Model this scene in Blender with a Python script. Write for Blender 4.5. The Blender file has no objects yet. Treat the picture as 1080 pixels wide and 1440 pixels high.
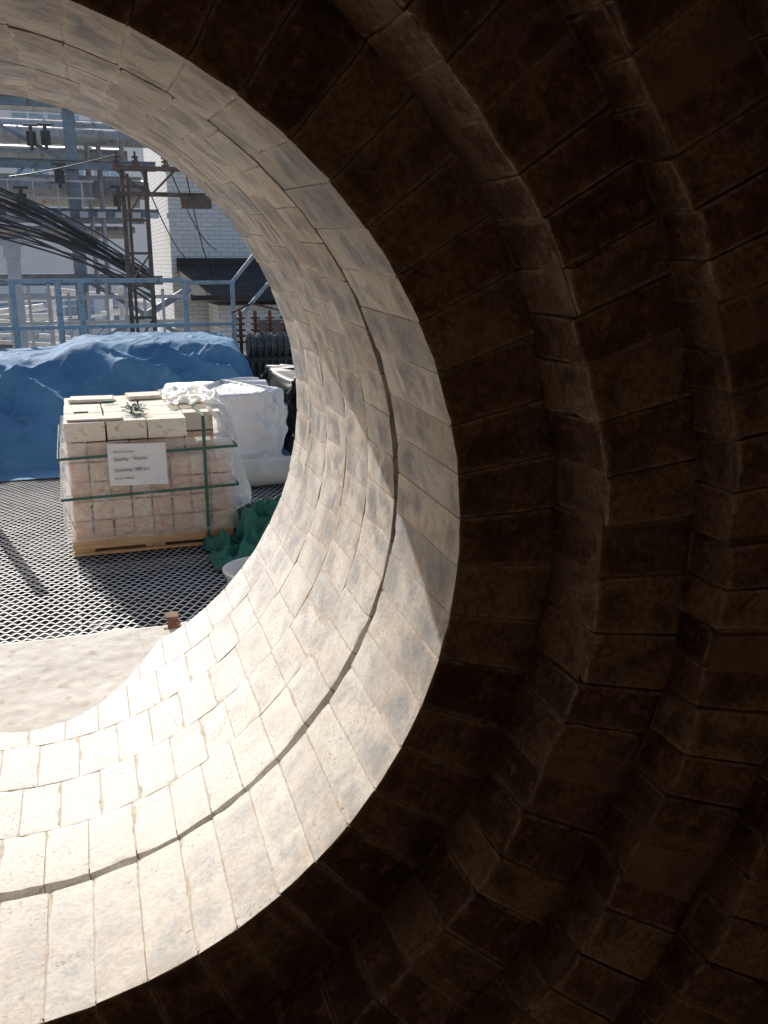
import bpy, math, random
import numpy as np
from mathutils import Vector, Matrix, noise
random.seed(7); rng=np.random.default_rng(3)
S=bpy.context.scene
COL=S.collection
# ------------------------------------------------------------------ helpers
def link(o,parent=None):
    COL.objects.link(o)
    if parent is not None: o.parent=parent
    return o
def empty(name):
    e=bpy.data.objects.new(name,None); e.empty_display_size=.1; return link(e)
def mesh(name,verts,faces,mat=None,parent=None,smooth=False,attr=None):
    me=bpy.data.meshes.new(name); me.from_pydata([tuple(v) for v in verts],[],faces)
    if mat: me.materials.append(mat)
    if attr is not None:
        a=me.attributes.new('rnd','FLOAT','POINT'); a.data.foreach_set('value',np.asarray(attr,dtype=np.float32))
    if smooth:
        me.polygons.foreach_set('use_smooth',[True]*len(me.polygons))
    me.update()
    return link(bpy.data.objects.new(name,me),parent)
class MB:
    def __init__(s): s.v=[];s.f=[]
    def box(s,c,d,rot=None):
        n=len(s.v); x,y,z=[q/2 for q in d]
        for a in ((-x,-y,-z),(x,-y,-z),(x,y,-z),(-x,y,-z),(-x,-y,z),(x,-y,z),(x,y,z),(-x,y,z)):
            p=Vector(a)
            if rot is not None: p=rot@p
            s.v.append(Vector(c)+p)
        s.f+= [tuple(n+i for i in q) for q in ((0,3,2,1),(4,5,6,7),(0,1,5,4),(1,2,6,5),(2,3,7,6),(3,0,4,7))]
    def beam(s,a,b,w,h=None):
        a=Vector(a);b=Vector(b);d=b-a
        if d.length<1e-6:return
        rot=d.to_track_quat('Y','Z').to_matrix()
        s.box((a+b)/2,(w,d.length,h or w),rot)
    def tube(s,pts,r,n=10,cap=True):
        pts=[Vector(p) for p in pts]; base=len(s.v); m=len(pts)
        for i,p in enumerate(pts):
            t=(pts[min(i+1,m-1)]-pts[max(i-1,0)]).normalized()
            u=t.cross(Vector((0,0,1)))
            if u.length<.05: u=t.cross(Vector((0,1,0)))
            u.normalize(); w=t.cross(u)
            rr=r[i] if hasattr(r,'__len__') else r
            for k in range(n):
                a=2*math.pi*k/n; s.v.append(p+u*math.cos(a)*rr+w*math.sin(a)*rr)
        for i in range(m-1):
            for k in range(n):
                s.f.append((base+i*n+k,base+i*n+(k+1)%n,base+(i+1)*n+(k+1)%n,base+(i+1)*n+k))
        if cap:
            s.f.append(tuple(base+k for k in range(n))); s.f.append(tuple(base+(m-1)*n+k for k in reversed(range(n))))
    def ibeam(s,a,b,w,h,t=.012):
        a=Vector(a);b=Vector(b);d=b-a; rot=d.to_track_quat('Y','Z').to_matrix(); c=(a+b)/2
        up=rot@Vector((0,0,1))
        s.box(c+up*(h/2-t/2),(w,d.length,t),rot); s.box(c-up*(h/2-t/2),(w,d.length,t),rot)
        s.box(c,(t,d.length,h-2*t-.001),rot)
    def make(s,name,mat,parent=None,smooth=False,bevel=0):
        o=mesh(name,s.v,s.f,mat,parent,smooth)
        if bevel:
            m=o.modifiers.new('b','BEVEL'); m.width=bevel; m.segments=2; m.limit_method='ANGLE'
        return o
def sstep(a,b,x):
    t=min(1,max(0,(x-a)/(b-a))); return t*t*(3-2*t)
# ------------------------------------------------------------------ material helper
class NT:
    def __init__(s,name):
        s.m=bpy.data.materials.new(name); s.m.use_nodes=True; s.t=s.m.node_tree; s.n=s.t.nodes; s.l=s.t.links
        s.b=s.n['Principled BSDF']; s.out=s.n['Material Output']
        s.tc=s.n.new('ShaderNodeTexCoord')
    def set(s,node,k,v):
        if v is None: return
        if isinstance(v,bpy.types.NodeSocket): s.l.new(v,node.inputs[k])
        else: node.inputs[k].default_value=v
    def noise(s,scale,detail=5,rough=.6,vec=None,dist=0):
        n=s.n.new('ShaderNodeTexNoise'); s.set(n,'Vector',vec if vec is not None else s.tc.outputs['Object'])
        s.set(n,'Scale',scale); s.set(n,'Detail',detail); s.set(n,'Roughness',rough); s.set(n,'Distortion',dist); return n.outputs['Fac']
    def map(s,sc,rot=(0,0,0)):
        n=s.n.new('ShaderNodeMapping'); s.l.new(s.tc.outputs['Object'],n.inputs[0]); n.inputs['Scale'].default_value=sc; n.inputs['Rotation'].default_value=rot; return n.outputs[0]
    def ramp(s,fac,stops):
        n=s.n.new('ShaderNodeValToRGB'); s.l.new(fac,n.inputs[0]); e=n.color_ramp.elements
        while len(e)<len(stops): e.new(.5)
        for q,(p,c) in zip(e,stops):
            q.position=p; q.color=(c,c,c,1) if not hasattr(c,'__len__') else (*c,1)
        return n.outputs['Color']
    def mix(s,f,a,b,mode='MIX'):
        n=s.n.new('ShaderNodeMix'); n.data_type='RGBA'; n.blend_type=mode
        s.set(n,0,f)
        for k,v in ((6,a),(7,b)):
            if not isinstance(v,bpy.types.NodeSocket) and len(v)==3: v=(*v,1)
            s.set(n,k,v)
        return n.outputs[2]
    def math(s,op,a,b=0.0,c=None):
        n=s.n.new('ShaderNodeMath'); n.operation=op; s.set(n,0,a); s.set(n,1,b)
        if c is not None: s.set(n,2,c)
        return n.outputs[0]
    def attr(s,name):
        n=s.n.new('ShaderNodeAttribute'); n.attribute_name=name; return n.outputs['Fac']
    def bump(s,h,strength=.5,dist=.01,prev=None):
        n=s.n.new('ShaderNodeBump'); s.set(n,'Height',h); s.set(n,'Strength',strength); s.set(n,'Distance',dist)
        if prev is not None: s.l.new(prev,n.inputs['Normal'])
        return n.outputs[0]
    def done(s,col=None,rough=.8,metal=0,normal=None,spec=.3):
        if col is not None:
            if not isinstance(col,bpy.types.NodeSocket): col=(*col,1)
            s.set(s.b,'Base Color',col)
        s.set(s.b,'Roughness',rough); s.set(s.b,'Metallic',metal); s.set(s.b,'Specular IOR Level',spec)
        if normal is not None: s.l.new(normal,s.b.inputs['Normal'])
        return s.m
def simple(name,c1,c2,scale=6,rough=.7,metal=0,bs=.2,bd=.005,spec=.3,c3=None):
    t=NT(name); a=t.noise(scale,4,.65); col=t.ramp(a,[(.3,c1),(.7,c2)])
    if c3 is not None:
        q=t.noise(scale*2.3,4,.7); col=t.mix(t.ramp(q,[(.56,0.),(.66,1.)]),col,c3)
    nb=t.bump(t.noise(scale*8,2,.6),bs,bd)
    return t.done(col,rough,metal,nb,spec)

def brick_mat(name,light):
    t=NT(name); r=t.attr('rnd'); ctr=t.attr('ctr')
    if light:
        base=t.ramp(r,[(0,(.46,.385,.325)),(.25,(.67,.60,.52)),(.5,(.55,.465,.395)),(.75,(.44,.415,.40)),(1,(.69,.63,.56))])
        grey=(.285,.285,.295); warm=(.54,.385,.285); pale=(.75,.71,.64)
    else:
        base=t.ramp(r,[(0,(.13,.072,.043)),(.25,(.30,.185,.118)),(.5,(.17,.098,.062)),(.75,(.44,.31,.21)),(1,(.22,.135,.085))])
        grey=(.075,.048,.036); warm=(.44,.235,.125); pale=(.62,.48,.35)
    comb=t.n.new('ShaderNodeCombineXYZ'); 
    for i,k in enumerate((37.,91.,53.)): t.l.new(t.math('MULTIPLY',r,k),comb.inputs[i])
    va=t.n.new('ShaderNodeVectorMath'); va.operation='ADD'; t.l.new(t.tc.outputs['Object'],va.inputs[0]); t.l.new(comb.outputs[0],va.inputs[1])
    ov=va.outputs[0]
    n1=t.noise(6.5,3,.62,ov,.5); n2=t.noise(13 if light else 19,4,.7,ov,.3); n3=t.noise(3.1,4,.65,None,.8)
    g=t.math('MULTIPLY',t.ramp(n1,[(.42,0.),(.58,.95 if light else .7)]),t.math('ADD',t.math('MULTIPLY',ctr,.75),.25))
    c=t.mix(g,base,grey)
    c=t.mix(t.ramp(n2,[(.53,0.),(.66,.65)]),c,warm)
    c=t.mix(t.ramp(n3,[(.50,0.),(.64,.45 if light else .18)]),c,pale)
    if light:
        # overexposed sunlight painted as a dusty pale tone on the throat floor, thinning out up the sides and towards the inner end
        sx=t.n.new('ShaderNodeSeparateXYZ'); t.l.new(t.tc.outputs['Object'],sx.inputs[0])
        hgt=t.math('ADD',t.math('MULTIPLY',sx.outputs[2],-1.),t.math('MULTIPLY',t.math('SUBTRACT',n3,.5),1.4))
        sun_pale=t.ramp(t.math('MULTIPLY',hgt,.5),[(.38,0.),(.86,.88)])
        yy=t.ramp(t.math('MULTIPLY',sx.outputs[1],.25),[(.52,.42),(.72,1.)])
        c=t.mix(t.math('MULTIPLY',sun_pale,yy),c,(.90,.88,.84))
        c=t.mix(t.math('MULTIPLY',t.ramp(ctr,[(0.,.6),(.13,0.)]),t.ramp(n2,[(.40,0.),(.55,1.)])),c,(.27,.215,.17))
    else:
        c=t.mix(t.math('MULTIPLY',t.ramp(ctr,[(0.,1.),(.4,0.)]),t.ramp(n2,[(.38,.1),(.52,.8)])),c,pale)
    fine=t.noise(60,3,.75); c=t.mix(.22 if light else .6,c,t.ramp(fine,[(.36,.2),(.60,1.)]),'MULTIPLY')
    if light:
        pm=t.noise(6,1,.5); pit=t.noise(85,0,.5)
        pits=t.math('MULTIPLY',t.ramp(pit,[(.26,1.),(.32,0.)]),t.ramp(pm,[(.52,0.),(.62,1.)]))
        c=t.mix(t.math('MULTIPLY',pits,.5),c,(.25,.19,.15))
    nb=t.bump(t.noise(34,4,.7),.32 if light else .9,.008 if light else .018)
    return t.done(c,.85,0,nb,.2)
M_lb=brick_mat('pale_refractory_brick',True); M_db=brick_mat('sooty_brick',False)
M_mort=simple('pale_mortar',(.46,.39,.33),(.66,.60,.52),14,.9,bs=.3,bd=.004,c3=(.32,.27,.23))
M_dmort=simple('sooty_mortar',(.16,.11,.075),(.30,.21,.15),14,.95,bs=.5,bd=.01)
M_joint=simple('open_joint_shade',(.010,.008,.007),(.03,.024,.02),14,.95)  # near-black colour paints in the shadow inside the open joint
M_sill=simple('sill_concrete',(.76,.71,.65),(.87,.84,.79),5,.95,bs=.4,bd=.004,c3=(.66,.59,.51))
M_lining=simple('pale_lining',(.56,.45,.34),(.70,.59,.47),3,.9,bs=.4,bd=.01)
M_steel=simple('casing_steel',(.10,.09,.085),(.16,.14,.13),5,.7,.3)
# ------------------------------------------------------------------ masonry
CX,CZ=-.295,-.652
SEG_HI=np.array([0,.03,.12,.3,.5,.7,.88,.97,1.])
def joint_gap(ang):
    a=(ang+math.pi)%(2*math.pi)-math.pi; d=math.degrees(a)
    k=1-sstep(14,44,d)
    if d<-150: k*=sstep(-180,-150,d)
    if d>44: k=0
    return k*(.8+.35*math.sin(a*7)+.15*math.sin(a*23))
def masonry(name,rings,mats,parent,amp=1.0,chipk=1.0,front_dark=(),wj=.07,gapring=None):
    V=[];F=[];A=[];C=[];MI=[];base=0
    seg=SEG_HI; m=len(seg)
    for ri,(y0,y1,rf,th,n,ph) in enumerate(rings):
        w=1+rng.uniform(-wj,wj,n); edges=np.concatenate([[0],np.cumsum(w)])/w.sum()*2*math.pi+ph
        for i in range(n):
            r0=float(rng.uniform(0,1)); off=rng.uniform(-.0022,.0022)*amp; yo=rng.uniform(-.0015,.0015)*amp; tilt=rng.uniform(-.0025,.0025)*amp
            gap=rng.uniform(.0003,.0014)*(.5+.5*amp)
            g0=joint_gap(edges[i])*.030 if gapring==ri else 0; g1=joint_gap(edges[i+1])*.030 if gapring==ri else 0
            for ax in range(4):
                U,W=np.meshgrid(seg,seg,indexing='ij'); a=None
                if ax==0: a,b,c=U,W,np.zeros_like(U)
                elif ax==1: a,b,c=U,np.zeros_like(U),W
                elif ax==2: a,b,c=U[::-1],np.ones_like(U),W
                if a is not None: grids=[(a,b,c,ax in(1,2))]
                else: grids=[(np.zeros_like(U),U,W,True),(np.ones_like(U),U[::-1],W,True)]
                for (a,b,c,inv) in grids:
                    L=y1-y0; wt=(edges[i+1]-edges[i])*rf(y0)
                    da=np.minimum(a,1-a)*wt; db=np.minimum(b,1-b)*L; dc=c*th
                    P0=a*wt+i*.7; P1=b*L+y0*3
                    nz=np.sin(P0*61+P1*23+r0*40)*.5+np.sin(P1*97+P0*31+dc*70+r0*90)*.5
                    chip=(.0008+.0050*np.clip(nz-.3,0,1))*chipk
                    E=.005
                    ca=np.clip(1-da/E,0,1)*chip; cb=np.clip(1-db/E,0,1)*chip; cc=np.clip(1-dc/E,0,1)*chip
                    two=((da<E).astype(int)+(db<E)+(dc<E))>=2
                    y=y0+b*L+yo; y=y+np.where(two,np.sign(.5-b)*cb,0)
                    y=y+.004*amp*np.sin(i*1.3+a*1.3+y0*9)*(0 if y0<2.05 and y0>2.0 else 1)
                    y=y+(g0*(1-a)+g1*a+.004*nz*min(1,(g0+g1)*60))*(1-b)
                    r=rf(y0)*(1-b)+rf(y1)*b + c*th + off+tilt*(b-.5)*2
                    r=r+np.where(two,cc,0)+.0010*amp*nz*(1-c)
                    ang=edges[i]+a*(edges[i+1]-edges[i]); rr=rf(y0)
                    sg=np.sign(.5-a); ang=ang+sg*np.clip(1-da/.006,0,1)*gap/rr+np.where(two,sg*ca/rr,0)
                    half=(edges[i+1]-edges[i])/2; mid=(edges[i+1]+edges[i])/2
                    r=r*(.45+.55*np.cos(half)/np.cos(ang-mid)*(1+ (1-math.cos(half))*.6))
                    V.append(np.stack([CX+r*np.cos(ang),y,CZ+r*np.sin(ang)],-1).reshape(-1,3)); A.append(np.full(m*m,r0))
                    if ax==0: ce=np.minimum(da,db)
                    elif ax in(1,2): ce=np.minimum(da,dc)
                    else: ce=np.minimum(db,dc)
                    C.append(np.clip(ce/.03,0,1).reshape(-1))
                    idx=(base+np.arange(m*m)).reshape(m,m)
                    q=np.stack([idx[:-1,:-1],idx[:-1,1:],idx[1:,1:],idx[1:,:-1]],-1).reshape(-1,4)
                    if inv: q=q[:,::-1]
                    F.append(q); base+=m*m
                    MI.append(np.full(len(q),1 if (ax==1 and ri in front_dark) else 0))
    V=np.concatenate(V); F=np.concatenate(F); A=np.concatenate(A); C=np.concatenate(C); MI=np.concatenate(MI)
    me=bpy.data.meshes.new(name); me.vertices.add(len(V)); me.vertices.foreach_set('co',V.astype(np.float32).ravel())
    me.loops.add(F.size); me.loops.foreach_set('vertex_index',F.astype(np.int32).ravel())
    me.polygons.add(len(F)); me.polygons.foreach_set('loop_start',np.arange(0,F.size,4,dtype=np.int32))
    for k,d in (('rnd',A),('ctr',C)):
        at=me.attributes.new(k,'FLOAT','POINT'); at.data.foreach_set('value',d.astype(np.float32))
    for mm in mats: me.materials.append(mm)
    me.polygons.foreach_set('material_index',MI.astype(np.int32))
    me.update(calc_edges=True); me.validate()
    return link(bpy.data.objects.new(name,me),parent)
def lathe(name,prof,mat,parent,n=128):
    v=[];f=[]
    for (r,y) in prof:
        for k in range(n):
            a=2*math.pi*k/n; v.append((CX+r*math.cos(a),y,CZ+r*math.sin(a)))
    for i in range(len(prof)-1):
        for k in range(n): f.append((i*n+k,i*n+(k+1)%n,(i+1)*n+(k+1)%n,(i+1)*n+k))
    return mesh(name,v,f,mat,parent)
kiln=empty('brick_kiln_vessel')
YF=4.376
rt=lambda y:1.184+(y-2.04)/(YF-2.04)*(1.319-1.184)
ys=[2.603,2.96,3.30,3.66,4.02,YF]
rings=[(2.04,2.60,rt,.30,58,.02)]
for i in range(5): rings.append((ys[i]+.0004,ys[i+1]-.0004,(lambda y,i=i:rt(y)-.003),.26,[56,60,56,60,57][i],[.05,.0,.06,.02,.08][i]))
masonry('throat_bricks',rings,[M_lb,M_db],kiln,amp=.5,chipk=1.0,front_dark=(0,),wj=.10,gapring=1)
lathe('throat_mortar',[(rt(2.05)+.30,2.055),(rt(2.05)+.0030,2.055),(rt(2.6)+.0030,2.592)],M_mort,kiln,232)
lathe('expansion_joint',[(rt(2.6)+.004,2.592),(rt(2.6)+.12,2.594),(rt(2.6)+.12,2.655),(rt(2.65)+.003,2.657)],M_joint,kiln)
lathe('throat_mortar_outer',[(rt(2.65)-.0002,2.656),(rt(YF)-.0002,YF-.012),(rt(YF)+.2,YF-.012)],M_mort,kiln,232)
R1,R2,R3,R4,R5=1.449,1.696,1.945,2.19,2.42
D1,D2,D3,D4,D5=1.801,1.656,1.54,1.44,1.34
cst=lambda r:(lambda y:r)
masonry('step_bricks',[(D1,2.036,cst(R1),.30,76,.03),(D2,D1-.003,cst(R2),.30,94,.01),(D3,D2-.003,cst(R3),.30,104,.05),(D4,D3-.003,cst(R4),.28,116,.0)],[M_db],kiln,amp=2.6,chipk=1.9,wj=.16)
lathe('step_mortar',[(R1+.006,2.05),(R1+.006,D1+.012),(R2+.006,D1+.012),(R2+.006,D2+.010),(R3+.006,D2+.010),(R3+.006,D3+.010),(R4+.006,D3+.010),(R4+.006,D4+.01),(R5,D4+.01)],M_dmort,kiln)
lathe('vessel_wall_lining',[(2.44,1.44),(2.44,-2.6),(0.001,-2.6)],M_lining,kiln)
lathe('steel_casing',[(1.50,YF-.02),(1.62,YF-.02),(1.62,2.3),(2.75,2.3),(2.75,-2.75),(0.001,-2.75)],M_steel,kiln)
v=[];f=[];nx,ny=150,60; YS0,YS1=3.72,4.55
for j in range(ny+1):
    for i in range(nx+1):
        x=CX-1.0+2.0*i/nx; t=j/ny; y=YS0+(YS1-YS0)*t
        z=-1.958+.148*t**.9
        z+=.006*noise.noise(Vector((x*4,y*4,0)))+.0035*noise.noise(Vector((x*18,y*18,3)))+.002*noise.noise(Vector((x*55,y*55,3)))
        if j==ny: z-=.012
        v.append((x,y+(.020*noise.noise(Vector((x*6,1,0)))+.010*noise.noise(Vector((x*30,1,0))))*(j>ny-3)+.06*noise.noise(Vector((x*3,7,0)))*(1-t),z))
for j in range(ny):
    for i in range(nx): a=j*(nx+1)+i; f.append((a,a+1,a+nx+2,a+nx+1))
n0=len(v)
for i in range(nx+1):
    p=v[ny*(nx+1)+i]; v.append((p[0],p[1],p[2]-.3))
for i in range(nx): f.append((ny*(nx+1)+i,ny*(nx+1)+i+1,n0+i+1,n0+i))
mesh('sill_screed',v,f,M_sill,kiln,True)
# ------------------------------------------------------------------ terrain + deck
GZ=-1.85
M_soil=simple('soil',(.24,.18,.12),(.40,.33,.25),.6,.95,bs=.6,bd=.05,c3=(.12,.14,.06))
mesh('ground',[(-1500,-1500,-3.6),(1500,-1500,-3.6),(1500,1500,-3.6),(-1500,1500,-3.6)],[(0,1,2,3)],M_soil)
M_grate=simple('galvanised_grate',(.60,.60,.60),(.84,.84,.83),5,.5,.0,spec=.5,c3=(.42,.39,.36))
M_under=simple('deck_hole_shade',(.03,.03,.033),(.06,.055,.05),5,.9)  # near-black colour for the shade below the grating
M_bar=simple('grate_bar',(.16,.16,.165),(.24,.24,.24),9,.6,.2)
deck=empty('steel_grating_platform')
v=[];f=[]; px,py=.054,.046; X0,X1,Y0,Y1=-3.2,3.4,4.60,12.2
nxp=int((X1-X0)/(px/2)); nr=int((Y1-Y0)/py)
for i in range(nr):
    b0=len(v)
    for j in range(nxp+1):
        s=1 if (j+i)%2 else -1
        x=X0+j*px/2; y=Y0+i*py+s*py*.34; hw=.0115+(.004 if s>0 else 0)
        wz=.010*noise.noise(Vector((x*1.5,y*1.5,0)))
        v.append((x,y-hw,GZ+.004+wz)); v.append((x,y+hw,GZ+.000+wz))
    for j in range(nxp):
        a=b0+2*j; f.append((a,a+2,a+3,a+1))
mesh('grating',v,f,M_grate,deck)
mb=MB(); mb.box(((X0+X1)/2,(Y0+Y1)/2,GZ-.12),(X1-X0,Y1-Y0,.02)); mb.make('hole_shade_sheet',M_under,deck)  # added dark sheet, stands in for the shade seen through the grating holes
mb=MB()
for y in (4.59,5.78,7.12,8.46,9.8,11.14): mb.box(((X0+X1)/2,y,GZ-.036),(X1-X0,.022,.06))
for x in (-2.35,-.08,2.2): mb.box((x,(Y0+Y1)/2,GZ-.040),(.02,Y1-Y0,.06))
mb.make('frame_bars',M_bar,deck)
mb=MB()
for x in (-3,0,3.2):
    for y in (5,8.5,12): mb.box((x,y,-2.8),(.15,.15,1.7))
mb.make('legs',M_bar,deck)
# ------------------------------------------------------------------ pallet of bricks
M_cream=NT('cream_brick'); _r=M_cream.attr('rnd')
_c=M_cream.ramp(_r,[(0,(.70,.42,.27)),(.3,(.82,.68,.52)),(.55,(.74,.50,.34)),(1,(.86,.78,.66))])
_n=M_cream.noise(14,4,.7); _c=M_cream.mix(M_cream.ramp(_n,[(.46,0.),(.60,.7)]),_c,(.70,.36,.20))
M_cream=M_cream.done(_c,.85,0,M_cream.bump(_n,.3,.004),.2)
M_top=simple('pale_top_brick',(.78,.68,.54),(.86,.79,.68),9,.85,c3=(.62,.44,.30))
M_wood=NT('pallet_wood'); _n=M_wood.noise(5,4,.6,M_wood.map((1,8,12))); M_wood=M_wood.done(M_wood.ramp(_n,[(.3,(.50,.27,.12)),(.7,(.70,.46,.26))]),.8,0,M_wood.bump(_n,.3,.005))
M_strap=simple('green_strap',(.03,.10,.07),(.05,.15,.11),20,.4)
M_paper=simple('label_paper',(.76,.74,.72),(.84,.83,.81),8,.6)
M_ink=simple('label_ink',(.05,.05,.06),(.09,.09,.10),8,.6)
def film_mat(name,alpha,col=(.90,.885,.86)):
    t=NT(name); n=t.noise(8,3,.65,t.map((1,1,2.0)),1.0); nb=t.bump(n,.5,.02)
    t.done(col,.35,0,nb,.4)
    tr=t.n.new('ShaderNodeBsdfTransparent'); mx=t.n.new('ShaderNodeMixShader')
    tl=t.n.new('ShaderNodeBsdfTranslucent'); tl.inputs[0].default_value=(*col,1); m2=t.n.new('ShaderNodeMixShader'); m2.inputs[0].default_value=.45
    t.l.new(t.b.outputs[0],m2.inputs[1]); t.l.new(tl.outputs[0],m2.inputs[2])
    a=t.ramp(n,[(.35,max(0,alpha-.14)),(.62,min(1,alpha+.18))])
    t.l.new(a,mx.inputs[0]); t.l.new(tr.outputs[0],mx.inputs[1]); t.l.new(m2.outputs[0],mx.inputs[2]); t.l.new(mx.outputs[0],t.out.inputs[0])
    return t.m
M_film=film_mat('stretch_film',.36); M_film2=film_mat('loose_film',.82)
pal=empty('brick_pallet')
PX0,PX1,PY0,PY1=-.10,.93,5.95,7.15
mb=MB()
for y in np.linspace(PY0+.05,PY1-.05,5): mb.box(((PX0+PX1)/2,y,GZ+.095),(PX1-PX0,.11,.022))
for y in (PY0+.05,(PY0+PY1)/2,PY1-.05):
    mb.box(((PX0+PX1)/2,y,GZ+.018),(PX1-PX0,.10,.022))
    for x in (PX0+.07,(PX0+PX1)/2,PX1-.07): mb.box((x,y,GZ+.057),(.13,.09,.052))
mb.box(((PX0+PX1)/2,PY0-.014,GZ+.095),(PX1-PX0,.016,.075))
mb.make('wood_pallet',M_wood,pal,bevel=.003)
V=[];F=[];A=[]
def addbrick(VV,FF,AA,c,d,rz=0,r=None):
    mb=MB(); mb.box((0,0,0),d); n=len(VV); R=Matrix.Rotation(rz,3,'Z'); q=random.random() if r is None else r
    for p in mb.v: VV.append(R@p+Vector(c)); AA.append(q)
    for g in mb.f: FF.append(tuple(n+i for i in g))
z=GZ+.108; hh=.128; V2=[];F2=[];A2=[]
for k in range(6):
    topk=(k==5)
    n=8
    if topk: n=4
    w=(PX1-PX0-.02)/n
    for i in range(n):
        nj=6
        for j in range(nj):
            L=(PY1-PY0-.02)/nj
            if k>=4 and j==0 and i>=n*.62: continue
            if topk and random.random()<.06: continue
            c=(PX0+.01+w*(i+.5)+random.uniform(-.004,.004),PY0+.01+L*(j+.5)+random.uniform(-.006,.006),z+hh/2+random.uniform(-.001,.002)); d=(w-.009,L-.005,hh-.008)
            if topk: addbrick(V2,F2,A2,c,d,random.uniform(-.01,.01))
            else: addbrick(V,F,A,c,d,random.uniform(-.012,.012))
    z+=hh
TZ=z
for i,(x,y,w,d,h) in enumerate([(.10,6.05,.34,.12,.012),(.1,6.9,.3,.2,.022),(.5,6.95,.3,.22,.026),(.74,6.6,.22,.11,.05)]):
    addbrick(V2,F2,A2,(x,y,TZ+h/2+.002),(w,d,h),random.uniform(-.1,.1))
o=mesh('bricks',V,F,M_cream,pal,attr=A); m=o.modifiers.new('b','BEVEL'); m.width=.005; m.segments=2
o=mesh('top_bricks',V2,F2,M_top,pal); m=o.modifiers.new('b','BEVEL'); m.width=.004; m.segments=2
def bump_sheet(name,fn,nu,nv,mat,parent,smooth=True):
    v=[];f=[]
    for j in range(nv+1):
        for i in range(nu+1): v.append(fn(i/nu,j/nv))
    for j in range(nv):
        for i in range(nu): a=j*(nu+1)+i; f.append((a,a+1,a+nu+2,a+nu+1))
    return mesh(name,v,f,mat,parent,smooth)
def filmfn(u,t):
    per=[(PX0,PY0),(PX1,PY0),(PX1,PY1),(PX0,PY1),(PX0,PY0)]
    s=u*4; k=min(int(s),3); q=s-k; a=per[k]; b=per[k+1]
    x=a[0]+(b[0]-a[0])*q; y=a[1]+(b[1]-a[1])*q
    cx,cy=(PX0+PX1)/2,(PY0+PY1)/2; nrm=Vector((x-cx,y-cy)).normalized()
    zz=GZ+.12+(TZ-GZ-.25)*t+ (.03*noise.noise(Vector((x*4,y*4,5))) if t>.95 else 0)
    d=.016+.012*abs(noise.noise(Vector((x*5,y*5,zz*7))))+.018*max(0,noise.noise(Vector((x*2.5,y*2.5,zz*12+5))))+.02*(1-t)
    return (x+nrm.x*d*1.3,y+nrm.y*d*1.3,zz)
bump_sheet('stretch_film',filmfn,140,50,M_film,pal)
mb=MB()
for zc in (GZ+.40,GZ+.66):
    e=.044
    for a,b in (((PX0-e,PY0-e,zc),(PX1+e,PY0-e,zc+.02)),((PX1+e,PY0-e,zc+.02),(PX1+e,PY1+e,zc)),((PX0-e,PY0-e,zc),(PX0-e,PY1+e,zc))): mb.beam(a,b,.004,.018)
for x in (.76,):
    mb.box((x,PY0-.048,(GZ+.08+TZ)/2),(.022,.004,TZ-GZ-.05)); mb.box((x,(PY0+PY1)/2,TZ+.012),(.022,PY1-PY0+.08,.004))
mb.make('straps',M_strap,pal)
mb=MB()
for i in range(30):
    a=random.uniform(0,6.28); c=Vector((.36+random.gauss(0,.04),6.22+random.gauss(0,.05),TZ+.02+random.random()*.03)); d=Vector((math.cos(a),math.sin(a),random.uniform(-.3,.5)))*.05
    mb.beam(c-d,c+d,.012,.003)
for c in ((.02,6.25),(.22,6.7)):
    mb.box((c[0],c[1],TZ+.02),(.09,.02,.01))
mb.make('strap_offcuts',M_strap,pal)
def lab(u,t): 
    x=.155+.36*u; zz=-1.375+.27*t-.015*u
    return (x,PY0-.058-.008*math.sin(u*5)-.006*noise.noise(Vector((u*4,t*4,2))),zz)
bump_sheet('label',lab,16,10,M_paper,pal)
for (txt,x,zz,sz) in (("Quality:   fireclay",.19,-1.215,.030),("Quantity: 288 pcs",.19,-1.285,.030),("Gross: 1040 kg",.19,-1.335,.018),("Refractory bricks",.19,-1.165,.018)):
    cu=bpy.data.curves.new('label_text','FONT'); cu.body=txt; cu.size=sz; cu.extrude=.0004; cu.materials.append(M_ink)
    to=bpy.data.objects.new('label_text',cu); to.location=(x,PY0-.073,zz); to.rotation_euler=(math.pi/2,0,0); link(to,pal)
def loose(u,t):
    ang=u*math.pi*.9
    x=PX1-.10+.30*(math.sin(ang)**.5)*(.5+.5*t)*(1 if t>.1 else t*10)+.05*noise.noise(Vector((u*7,t*5,1))); y=5.97+1.0*u+.05*noise.noise(Vector((u*8,t*4,7)))
    zz=TZ+.04-.78*t**1.1+.06*noise.noise(Vector((u*5,t*5,3)))-.04*(1-math.sin(ang))
    x+=.03*math.sin(u*31+t*5)*t
    return (x,y,zz)
bump_sheet('loose_film',loose,80,60,M_film2,pal)
def loose2(u,t):
    x=.58+.40*u; y=6.35+.75*t
    return (x+.03*noise.noise(Vector((t*6,u*5,1))),y+.04*noise.noise(Vector((u*6,t*5,9))),TZ+.035+.05*abs(noise.noise(Vector((u*4,t*4,2))))+.025*noise.noise(Vector((u*9,t*9,6)))-.05*sstep(.85,1,u))
bump_sheet('loose_film_top',loose2,40,40,M_film2,pal)
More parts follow.
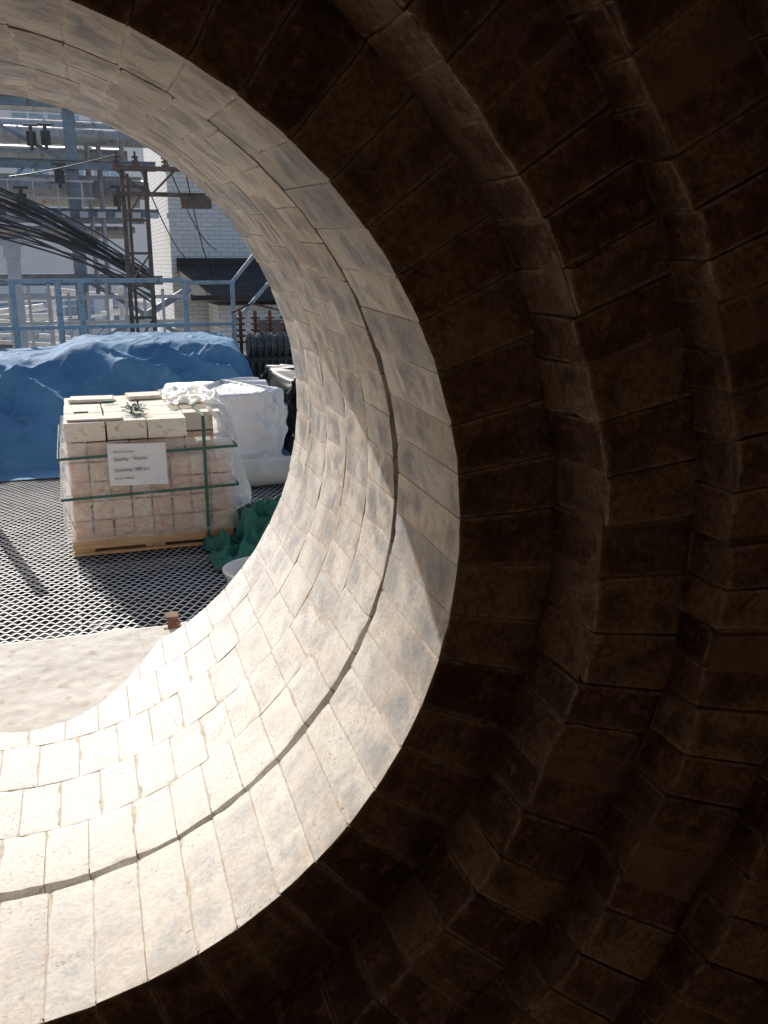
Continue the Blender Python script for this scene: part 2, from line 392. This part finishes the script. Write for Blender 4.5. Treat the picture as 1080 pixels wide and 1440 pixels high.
# ------------------------------------------------------------------ second wrapped pallet
pal2=empty('wrapped_pallet')
def wrapbox(x0,x1,y0,y1,z0,z1,seed,pf=.04,e=.28):
    def fn(u,t):
        a=u*2*math.pi; c,s=math.cos(a),math.sin(a)
        sx=math.copysign(abs(c)**e,c); sy=math.copysign(abs(s)**e,s)
        if t<.75: k=1-.06*(t/.75)**3;zz=z0+(z1-z0)*t/.75
        else: k=.94*(1-(t-.75)/.25); zz=z1+.05*math.sin((1-k)*1.6)
        n=noise.noise(Vector((c*3+seed,s*3,zz*5)))*pf+abs(noise.noise(Vector((c*9,s*9+seed,zz*8))))*pf*.8
        return ((x0+x1)/2+sx*((x1-x0)/2*k+n*k),(y0+y1)/2+sy*((y1-y0)/2*k+n*k),zz+n*.6)
    return fn
M_wrap=simple('white_wrap',(.72,.70,.66),(.85,.84,.81),3,.45,spec=.4,bs=.5,bd=.02)
bump_sheet('film_wrap',wrapbox(.78,1.78,8.0,9.0,GZ+.10,GZ+.70,2.,.07,.42),120,70,M_wrap,pal2)
mb=MB()
for y in (8.05,8.5,8.95):
    mb.box((1.25,y,GZ+.085),(1.0,.1,.022)); mb.box((1.25,y,GZ+.018),(1.0,.1,.022))
    for x in (.82,1.25,1.68): mb.box((x,y,GZ+.052),(.12,.09,.045))
mb.make('wood_pallet',M_wood,pal2)
# ------------------------------------------------------------------ blue tarpaulin over a pile
M_blue=NT('blue_tarp'); _n=M_blue.noise(2,4,.6); _g=M_blue.noise(6,4,.7)
_c=M_blue.ramp(_n,[(.3,(.065,.175,.32)),(.7,(.12,.27,.43))]); _c=M_blue.mix(M_blue.ramp(_g,[(.56,0.),(.72,.35)]),_c,(.27,.36,.44))
M_blue=M_blue.done(_c,.75,0,M_blue.bump(M_blue.noise(7,3,.55,None,1.2),.35,.025),.2)
def ridged(p): return 1-abs(noise.noise(p))*2
def crease(p,w=5): return max(0,1-abs(noise.noise(p))*w)**1.3
def tarp(u,t):
    x=-3.0+4.95*u; y=8.35+3.4*t
    H=.90+.13*sstep(-.25,.20,x)
    edge_f=8.78+.10*math.sin(x*2.3)+.14*noise.noise(Vector((x*1.7,0,3)))+.15*sstep(-.3,-.0,x)
    s_=min(1,max(0,(y-edge_f)/(10.0-edge_f))); up=(1-(1-s_)**1.6)
    rightf=1-sstep(1.62,1.95,x)
    z=GZ+.012+H*up*(1-sstep(11.2,11.7,y))*(.12+.88*rightf)
    k=sstep(edge_f-.1,edge_f+.3,y)*(1-.90*sstep(.5,1.,s_))
    q=Vector((x*.9+y*1.2,y*.4-x*.2,1.7)); q2=Vector((x*1.3+y*1.8,y*.35-x*.35,5.1)); q3=Vector((x*1.1-y*1.5,y*.4,8.3))
    z+=((ridged(q)-.6)*.24+crease(q2,4)*.17+crease(q3,5)*.12-.06)*k+(.022*crease(Vector((x*2.2+y*1.6,y*1.2-x,3)),6)+.012*crease(Vector((x*4-y*3,y*2+x,13)),6))*(.5+k)-.012
    y2=y-.06*k*(ridged(Vector((x*1.6+z,z*1.2,4)))-.5)
    return (x+.05*noise.noise(Vector((x*2,y*2,z*2))),y2,max(z,GZ+.012))
bump_sheet('blue_tarpaulin',tarp,360,240,M_blue,None)
# ------------------------------------------------------------------ green tarp, bucket, pipe, black sheet
M_green=simple('green_tarp',(.01,.10,.065),(.03,.21,.145),7,.4,spec=.5,bs=.6,bd=.02)
def gt(u,t):
    x=.72+.85*u; y=5.38+.85*t; e=math.sin(u*math.pi)**.5*math.sin(t*math.pi)**.5 if 0<u<1 and 0<t<1 else 0
    z=GZ+.015+.20*e*(.35+.65*sstep(0,.5,u))+(.12*ridged(Vector((x*6,y*5,2)))+.08*ridged(Vector((x*13,y*11,4)))-.08)*(.12+e)
    x+=.06*noise.noise(Vector((u*4,t*6,1)));y+=.06*noise.noise(Vector((u*6,t*4,7)))
    return (x,y,max(z,GZ+.012))
bump_sheet('green_tarpaulin',gt,110,110,M_green,None)
M_bucket=simple('white_plastic',(.62,.60,.55),(.72,.70,.66),9,.4,spec=.5)
def turned(name,prof,c,mat,parent=None,n=48):
    v=[];f=[]
    for r,z in prof:
        for k in range(n): a=2*math.pi*k/n; v.append((c[0]+r*math.cos(a),c[1]+r*math.sin(a),c[2]+z))
    for i in range(len(prof)-1):
        for k in range(n): f.append((i*n+k,i*n+(k+1)%n,(i+1)*n+(k+1)%n,(i+1)*n+k))
    return mesh(name,v,f,mat,parent,True)
turned('bucket',[(.001,.005),(.175,.005),(.20,.13),(.21,.13),(.215,.145),(.205,.15),(.19,.145),(.165,.015),(.001,.012)],(.92,4.97,GZ+.0),M_bucket)
M_pipe=simple('beige_pipe',(.48,.44,.38),(.64,.60,.53),6,.6)
mb=MB(); n=40; r0,r1=.115,.098; xs=(1.15,2.1)
for r in (r0,r1):
    for x in xs:
        for k in range(n): a=2*math.pi*k/n; mb.v.append(Vector((x,7.45+.12*(x-1.15)+r*math.cos(a),GZ+.012+r0+r*math.sin(a))))
for k in range(n):
    k2=(k+1)%n; mb.f+=[(k,k2,n+k2,n+k),(2*n+k2,2*n+k,3*n+k,3*n+k2),(k2,k,2*n+k,2*n+k2),(n+k,n+k2,3*n+k2,3*n+k)]
mb.make('pipe',M_pipe)
M_black=simple('black_sheet',(.015,.015,.017),(.035,.035,.037),6,.5)
bump_sheet('black_sheeting',wrapbox(2.0,2.7,8.6,10.2,GZ+.01,GZ+.70,8.,.10),70,50,M_black,None)
M_rust=simple('rusty_steel',(.14,.075,.05),(.26,.15,.10),8,.8,.2)
mb=MB(); mb.box((.37,4.50,-1.795),(.05,.02,.05)); mb.box((.37,4.53,-1.765),(.065,.08,.012)); mb.tube([(.395,4.48,-1.79),(.395,4.60,-1.79)],.010); mb.box((.37,4.52,-1.835),(.09,.06,.03))
mb.make('rusty_bracket',M_rust,bevel=.002)
# ------------------------------------------------------------------ railing
M_rail=simple('blue_grey_paint',(.28,.36,.41),(.38,.46,.51),7,.5,c3=(.25,.2,.16))
mb=MB(); mb.tube([(-.76,7.4,GZ),(-.76,7.4,GZ+1.35)],.04,14); mb.box((-.76,7.4,GZ+.012),(.16,.16,.014)); mb.make('steel_post',M_rail)
mb=MB(); Y=12.1
for z,w in ((-.24,.06),(-.79,.05)): mb.tube([(-4,Y,z),(1.42,Y,z)],w/2)
mb.box((-1.0,Y,GZ+.1),(5.2,.02,.14))
for x in (-3.2,-1.45,-.62,-.10,.16,1.42,): mb.tube([(x,Y,GZ),(x,Y,-.24)],.036)
mb.tube([(1.42,Y,-.27),(2.02,Y,-.27),(2.36,Y+.1,.10),(3.4,Y+.3,.62)],.027); mb.tube([(1.42,Y,-.79),(2.02,Y,-.79),(2.50,Y+.1,-.30),(3.4,Y+.3,.1)],.025)
mb.tube([(2.02,Y,GZ),(2.02,Y,-.27)],.03)
mb.make('railing',M_rail)
# ------------------------------------------------------------------ transformer with coils
tr=empty('transformer'); M_dark=simple('dark_machine',(.07,.075,.075),(.16,.16,.155),9,.5,.3,c3=(.20,.13,.09))
mb=MB()
mb.box((2.25,11.2,-1.45),(.75,.6,.7)); 
for i in range(9): mb.box((1.93+i*.08,10.88,-1.42),(.02,.07,.55))
mb.tube([(1.98,10.95,-.98),(2.62,10.95,-.98)],.13,18)
for i in range(8): mb.tube([(2.0+i*.08,10.95,-.98),(2.03+i*.08,10.95,-.98)],.155,18)
mb.make('tank',M_dark,tr)
mb=MB()
for i,x in enumerate((1.95,2.13,2.31,2.49)):
    for k in range(5): mb.tube([(x,11.2,-.98+.07*k+.02),(x,11.2,-.98+.07*k+.045)],.055,12)
    mb.tube([(x,11.2,-1.1),(x,11.2,-.58)],.022,8)
mb.tube([(1.85,11.2,-.60),(2.1,11.25,-.5),(2.6,11.2,-.62)],.014,6)
mb.make('insulators',M_rust,tr)
# ------------------------------------------------------------------ pipe rack
M_bs=simple('rack_steel_paint',(.22,.27,.33),(.36,.41,.47),5,.5,c3=(.2,.17,.15))
M_ls=simple('light_steel',(.58,.60,.62),(.72,.73,.75),5,.5)
M_ins=simple('insulated_pipe_cladding',(.46,.47,.48),(.66,.67,.68),3,.4,.3,c3=(.36,.33,.30))
rack=empty('pipe_rack'); mb=MB(); Y=18
for x in (-6,-2.6,.28):
    for yy in (18,21): mb.ibeam((x,yy,-3.6),(x,yy,3.4),.2,.2,.02)
for z,h in ((2.62,.16),(1.62,.16),(.82,.14),(-.35,.16)):
    for yy in (18-.12,21+.12): mb.ibeam((-8,yy,z),(1.7,yy,z),.14,h,.018)
    for x in (-6,-2.6,.28): mb.ibeam((x,18,z-.01),(x,21,z-.01),.12,h*.9,.016)
mb.beam((-2.6,17.95,-.35),(.28,17.95,.82),.07); mb.beam((.28,17.95,-1.6),(2.2,17.95,-.5),.12); mb.beam((.28,17.95,-.3),(2.2,17.95,-1.5),.08)
mb.beam((.28,17.9,1.62),(-1.6,17.9,2.62),.06)
for k in range(8): mb.beam((-2.6+k*.36,17.9,1.30 if k%2 else 1.62),(-2.24+k*.36,17.9,1.62 if k%2 else 1.30),.035)
mb.make('steel_frame',M_bs,rack)
mb=MB()
for (yy,z,r,x1) in ((18.6,2.16,.15,1.9),(19.2,2.30,.22,2.2),(18.5,1.26,.17,1.6),(19.1,1.9,.10,1.3),(19.8,1.95,.16,1.2),(19.5,1.20,.2,1.5),(18.4,.55,.06,1.3),(19.0,.50,.10,1.2),(20,3.0,.26,2.2)):
    mb.tube([(-9,yy,z),(x1,yy,z)],r,20)
    for k in range(14):
        xx=-8+.85*k+yy%1
        if xx<x1-.1: mb.tube([(xx,yy,z),(xx+.03,yy,z)],r*1.06,20)
for x in (.55,.75,1.15): mb.tube([(x,18.3,-.6),(x,18.3,2.0)],.045,12)
mb.make('pipes',M_ins,rack,True)
mb=MB()
for z in (1.05,1.33): mb.tube([(-8,17.7,z),(.6,17.7,z)],.018,6)
for i in range(22): mb.tube([(-8+i*.4,17.7,.86),(-8+i*.4,17.7,1.33)],.014,6)
for i in range(34): mb.box((-8+i*.3,17.72,.78),(.14,.02,.10))
for x in (-.78,): 
    mb.box((x,16.5,-1.7),(.20,.2,3.9)); mb.box((x,16.5,.28),(.34,.3,.1)); mb.box((x,16.38,.14),(.26,.05,.2))
for k in range(12): mb.box((-1.9+k*.32,17.2,-1.02+.1*math.sin(k*1.7)),(.05,.05,1.1))
for z in (-.62,-1.05): mb.box((0,17.2,z),(4.2,.04,.06))
mb.make('walkway_rail',M_ls,rack,False)
mb=MB()
for x,z in ((-.35,2.0),(-.12,2.02),(.05,1.4),(1.0,1.05),(-.6,1.0)):
    mb.box((x,17.75,z),(.16,.16,.22)); mb.tube([(x,17.6,z+.2),(x,17.6,z-.2)],.03,8); mb.tube([(x-.12,17.62,z+.2),(x+.12,17.62,z+.2)],.02,8)
mb.make('valves',M_dark,rack)
M_cab=simple('black_cable',(.03,.03,.033),(.09,.09,.095),6,.3,spec=.8)
mb=MB()
for i in range(26):
    o1=random.uniform(-.62,.50); o2=o1*.35+random.uniform(-.12,.12); oy=random.uniform(-.35,.35); r=random.uniform(.009,.019)
    pts=[]
    for k in range(22):
        t=k/21; x=-3.2+4.6*t; z=1.15-.10*t-1.45*t**2.1+.09*math.sin(t*6+i*1.7)*t; z+= o1*(1-t)+o2*t
        pts.append((x,16.4+oy+.1*math.sin(t*5+i),z))
    mb.tube(pts,r,8)
mb.make('cable_bundle',M_cab,None,True)
# ------------------------------------------------------------------ brown lattice mast
M_mast=simple('rust_brown_paint',(.12,.085,.07),(.22,.16,.13),8,.7)
mb=MB(); Y=14
for x in (.86,1.18): mb.beam((x,Y,-3.6),(x,Y,1.28),.06)
for x in (.96,): mb.beam((x,Y+.4,-3.6),(x,Y+.4,1.2),.04)
for k in range(9):
    z=-2.6+.45*k; mb.beam((.86,Y,z),(1.18,Y,z),.035)
    if k%2: mb.beam((.86,Y-.02,z),(1.18,Y-.02,z+.45),.025)
for z,x1 in ((1.24,1.75),(.90,2.0)): mb.beam((.74,Y-.05,z),(x1,Y-.05,z),.05,.06)
mb.beam((1.25,Y-.05,.9),(1.6,Y-.05,1.24),.03); mb.beam((.74,Y-.05,1.24),(1.2,Y-.05,.9),.03)
for x in (.8,1.05,1.45,1.7): 
    for k in range(3): mb.tube([(x,Y-.05,1.27+.05*k),(x,Y-.05,1.295+.05*k)],.045,10)
    mb.tube([(x,Y-.05,1.2),(x,Y-.05,1.46)],.015,6)
mb.box((1.85,Y-.1,.80),(.42,.2,.16))
mb.make('lattice_mast',M_mast)
mb=MB()
for (a,b) in (((1.05,13.9,1.4),(2.5,19.7,-.1)),((1.45,13.9,1.4),(3.0,19.7,.2)),((1.7,13.9,1.4),(2.9,19.7,-.3)),((.8,13.9,1.4),(-3,18,1.5))):
    pts=[Vector(a).lerp(Vector(b),k/10)-Vector((0,0,.25*math.sin(k/10*math.pi))) for k in range(11)]; mb.tube(pts,.010,5)
mb.make('overhead_wire',M_cab)
# ------------------------------------------------------------------ white brick building
def wbrick(name):
    t=NT(name); b=t.n.new('ShaderNodeTexBrick'); sx=t.n.new('ShaderNodeSeparateXYZ'); t.l.new(t.tc.outputs['Object'],sx.inputs[0])
    cb=t.n.new('ShaderNodeCombineXYZ'); t.l.new(t.math('ADD',sx.outputs[0],sx.outputs[1]),cb.inputs[0]); t.l.new(sx.outputs[2],cb.inputs[1]); t.l.new(cb.outputs[0],b.inputs['Vector'])
    b.inputs['Scale'].default_value=1; b.inputs['Brick Width'].default_value=.26; b.inputs['Row Height'].default_value=.085; b.inputs['Mortar Size'].default_value=.008
    b.inputs['Color1'].default_value=(.90,.90,.90,1); b.inputs['Color2'].default_value=(.82,.83,.84,1); b.inputs['Mortar'].default_value=(.55,.56,.57,1)
    c=t.mix(t.ramp(t.noise(1.3,4,.6),[(.5,0.),(.8,.3)]),b.outputs['Color'],(.6,.58,.55))
    return t.done(c,.85,0,t.bump(b.outputs['Fac'],-.4,.01))
M_wb=wbrick('white_painted_brick'); M_roof=simple('dark_bitumen',(.05,.05,.053),(.09,.088,.085),3,.9)
bl=empty('white_brick_building')
mb=MB(); mb.box((5.6,22.5,1.0),(7.0,5.0,9.2)); mb.make('walls',M_wb,bl)
mb=MB(); mb.box((5.6,22.5,5.7),(7.4,5.4,.2)); mb.box((5.0,18.9,-.42),(5.6,2.1,.10),Matrix.Rotation(.25,3,'X')); mb.box((5.0,19.94,-.1),(5.6,.06,.30)); mb.make('roof_canopy',M_roof,bl)
mb=MB(); mb.box((5.4,19.2,-2.2),(5.2,1.4,2.7)); mb.make('lower_annex',M_wb,bl)
M_glass=simple('window_glass',(.05,.07,.10),(.10,.13,.17),2,.1,spec=.8)
mb=MB()
for x in (4.6,6.4): mb.box((x,20-.02,1.6),(1.0,.06,1.5))
for x in (3.9,5.6): mb.box((x,18.48,-1.6),(.8,.06,.9))
mb.make('windows',M_glass,bl)
# ------------------------------------------------------------------ far buildings
M_pan=simple('pale_panel',(.86,.87,.88),(.92,.92,.93),.8,.6); M_bg=simple('blue_glazing',(.24,.38,.55),(.38,.52,.70),.9,.15,spec=.8)
M_red=simple('red_sign',(.55,.03,.02),(.65,.05,.03),2,.5)
fb=empty('office_building'); mb=MB(); mb.box((-7,48,2),(22,6,12)); mb.make('walls',M_pan,fb)
mb=MB(); mf=MB()
for r in range(4):
    for c in range(12):
        if r==1 and c>7: continue
        x=-17+c*1.75+(.3 if c%3==0 else 0); z=-2.2+r*2.7; mb.box((x,44.98,z),(1.25,.08,1.5)); mf.box((x,44.93,z),(.06,.06,1.5)); mf.box((x,44.92,z+.2),(1.25,.06,.05))
mb.make('windows',M_bg,fb); mf.make('window_frames',M_pan,fb)
mb=MB(); mb.box((-2.15,44.8,5.25),(.55,.1,.5)); mb.make('red_sign',M_red,fb)
fb2=empty('factory_hall'); mb=MB(); mb.box((6,60,-.6),(26,8,6)); mb.make('walls',simple('grey_cladding',(.48,.50,.53),(.60,.62,.64),.6,.7),fb2)
mb=MB(); 
for i in range(9): mb.box((-5+i*2.8,55.97,.6),(1.6,.08,.8))
mb.make('windows',M_glass,fb2)
mb=MB(); mb.box((6,60,2.5),(26.6,8.6,.25)); mb.make('roof',M_roof,fb2)
mb=MB()
for i in range(40):
    x=random.uniform(-3,3.2); y=random.uniform(22.5,30); z=-3.55+random.uniform(0,2.6); a=random.uniform(-.4,.4)
    d=Vector((math.cos(a),math.sin(a),random.uniform(-.15,.15)))*random.uniform(.8,2.2); mb.beam(Vector((x,y,z))-d,Vector((x,y,z))+d,random.uniform(.05,.14))
for x in (-2.2,-.4,1.2,2.6):
    for y in (23,29): mb.beam((x,y,-3.6),(x,y,-.6),.12)
mb.make('steel_stack',M_ls)
mb=MB()
for x in np.arange(-6,6,.9): mb.tube([(x,31,-3.6),(x,31,-.9)],.04,6)
for z in (-1.0,-1.9,-2.8): mb.tube([(-6,31,z),(6,31,z)],.03,6)
for k in range(12): mb.tube([(-6+k*.9,31.02,-2.8),(-5.1+k*.9,31.02,-1.9)],.025,6)
mb.make('scaffold_fence',M_bs)
# ------------------------------------------------------------------ light
sd=Vector((.19,-.83,-.53)).normalized()
L=bpy.data.lights.new('sun','SUN'); L.energy=5; L.angle=math.radians(.5); L.color=(1,.955,.89)
lo=bpy.data.objects.new('sun',L); lo.rotation_euler=sd.to_track_quat('-Z','Y').to_euler(); lo.location=(-4,20,14); link(lo)
W=bpy.data.worlds.new('World'); S.world=W; W.use_nodes=True; wt=W.node_tree
sk=wt.nodes.new('ShaderNodeTexSky'); sk.sky_type='NISHITA'; sk.sun_disc=False; sk.sun_elevation=math.asin(-sd.z); sk.sun_rotation=math.atan2(-sd.x,-sd.y); sk.dust_density=2.5
bg=wt.nodes['Background']; wt.links.new(sk.outputs[0],bg.inputs[0]); bg.inputs[1].default_value=.14
# ------------------------------------------------------------------ camera
yaw,pit=.325,-.268
fw=Vector((math.sin(yaw)*math.cos(pit),math.cos(yaw)*math.cos(pit),math.sin(pit))); rt_=Vector((math.cos(yaw),-math.sin(yaw),0)); up=rt_.cross(fw)
cam=bpy.data.cameras.new('camera'); cam.sensor_fit='VERTICAL'; cam.sensor_height=36; cam.lens=36*1287.6/1440; cam.clip_start=.05; cam.clip_end=4000
co=bpy.data.objects.new('camera',cam); M=Matrix((rt_,up,-fw)).transposed().to_4x4(); co.matrix_world=M; link(co)
S.camera=co
S.view_settings.view_transform='Standard'; S.view_settings.look='None'; S.view_settings.exposure=0
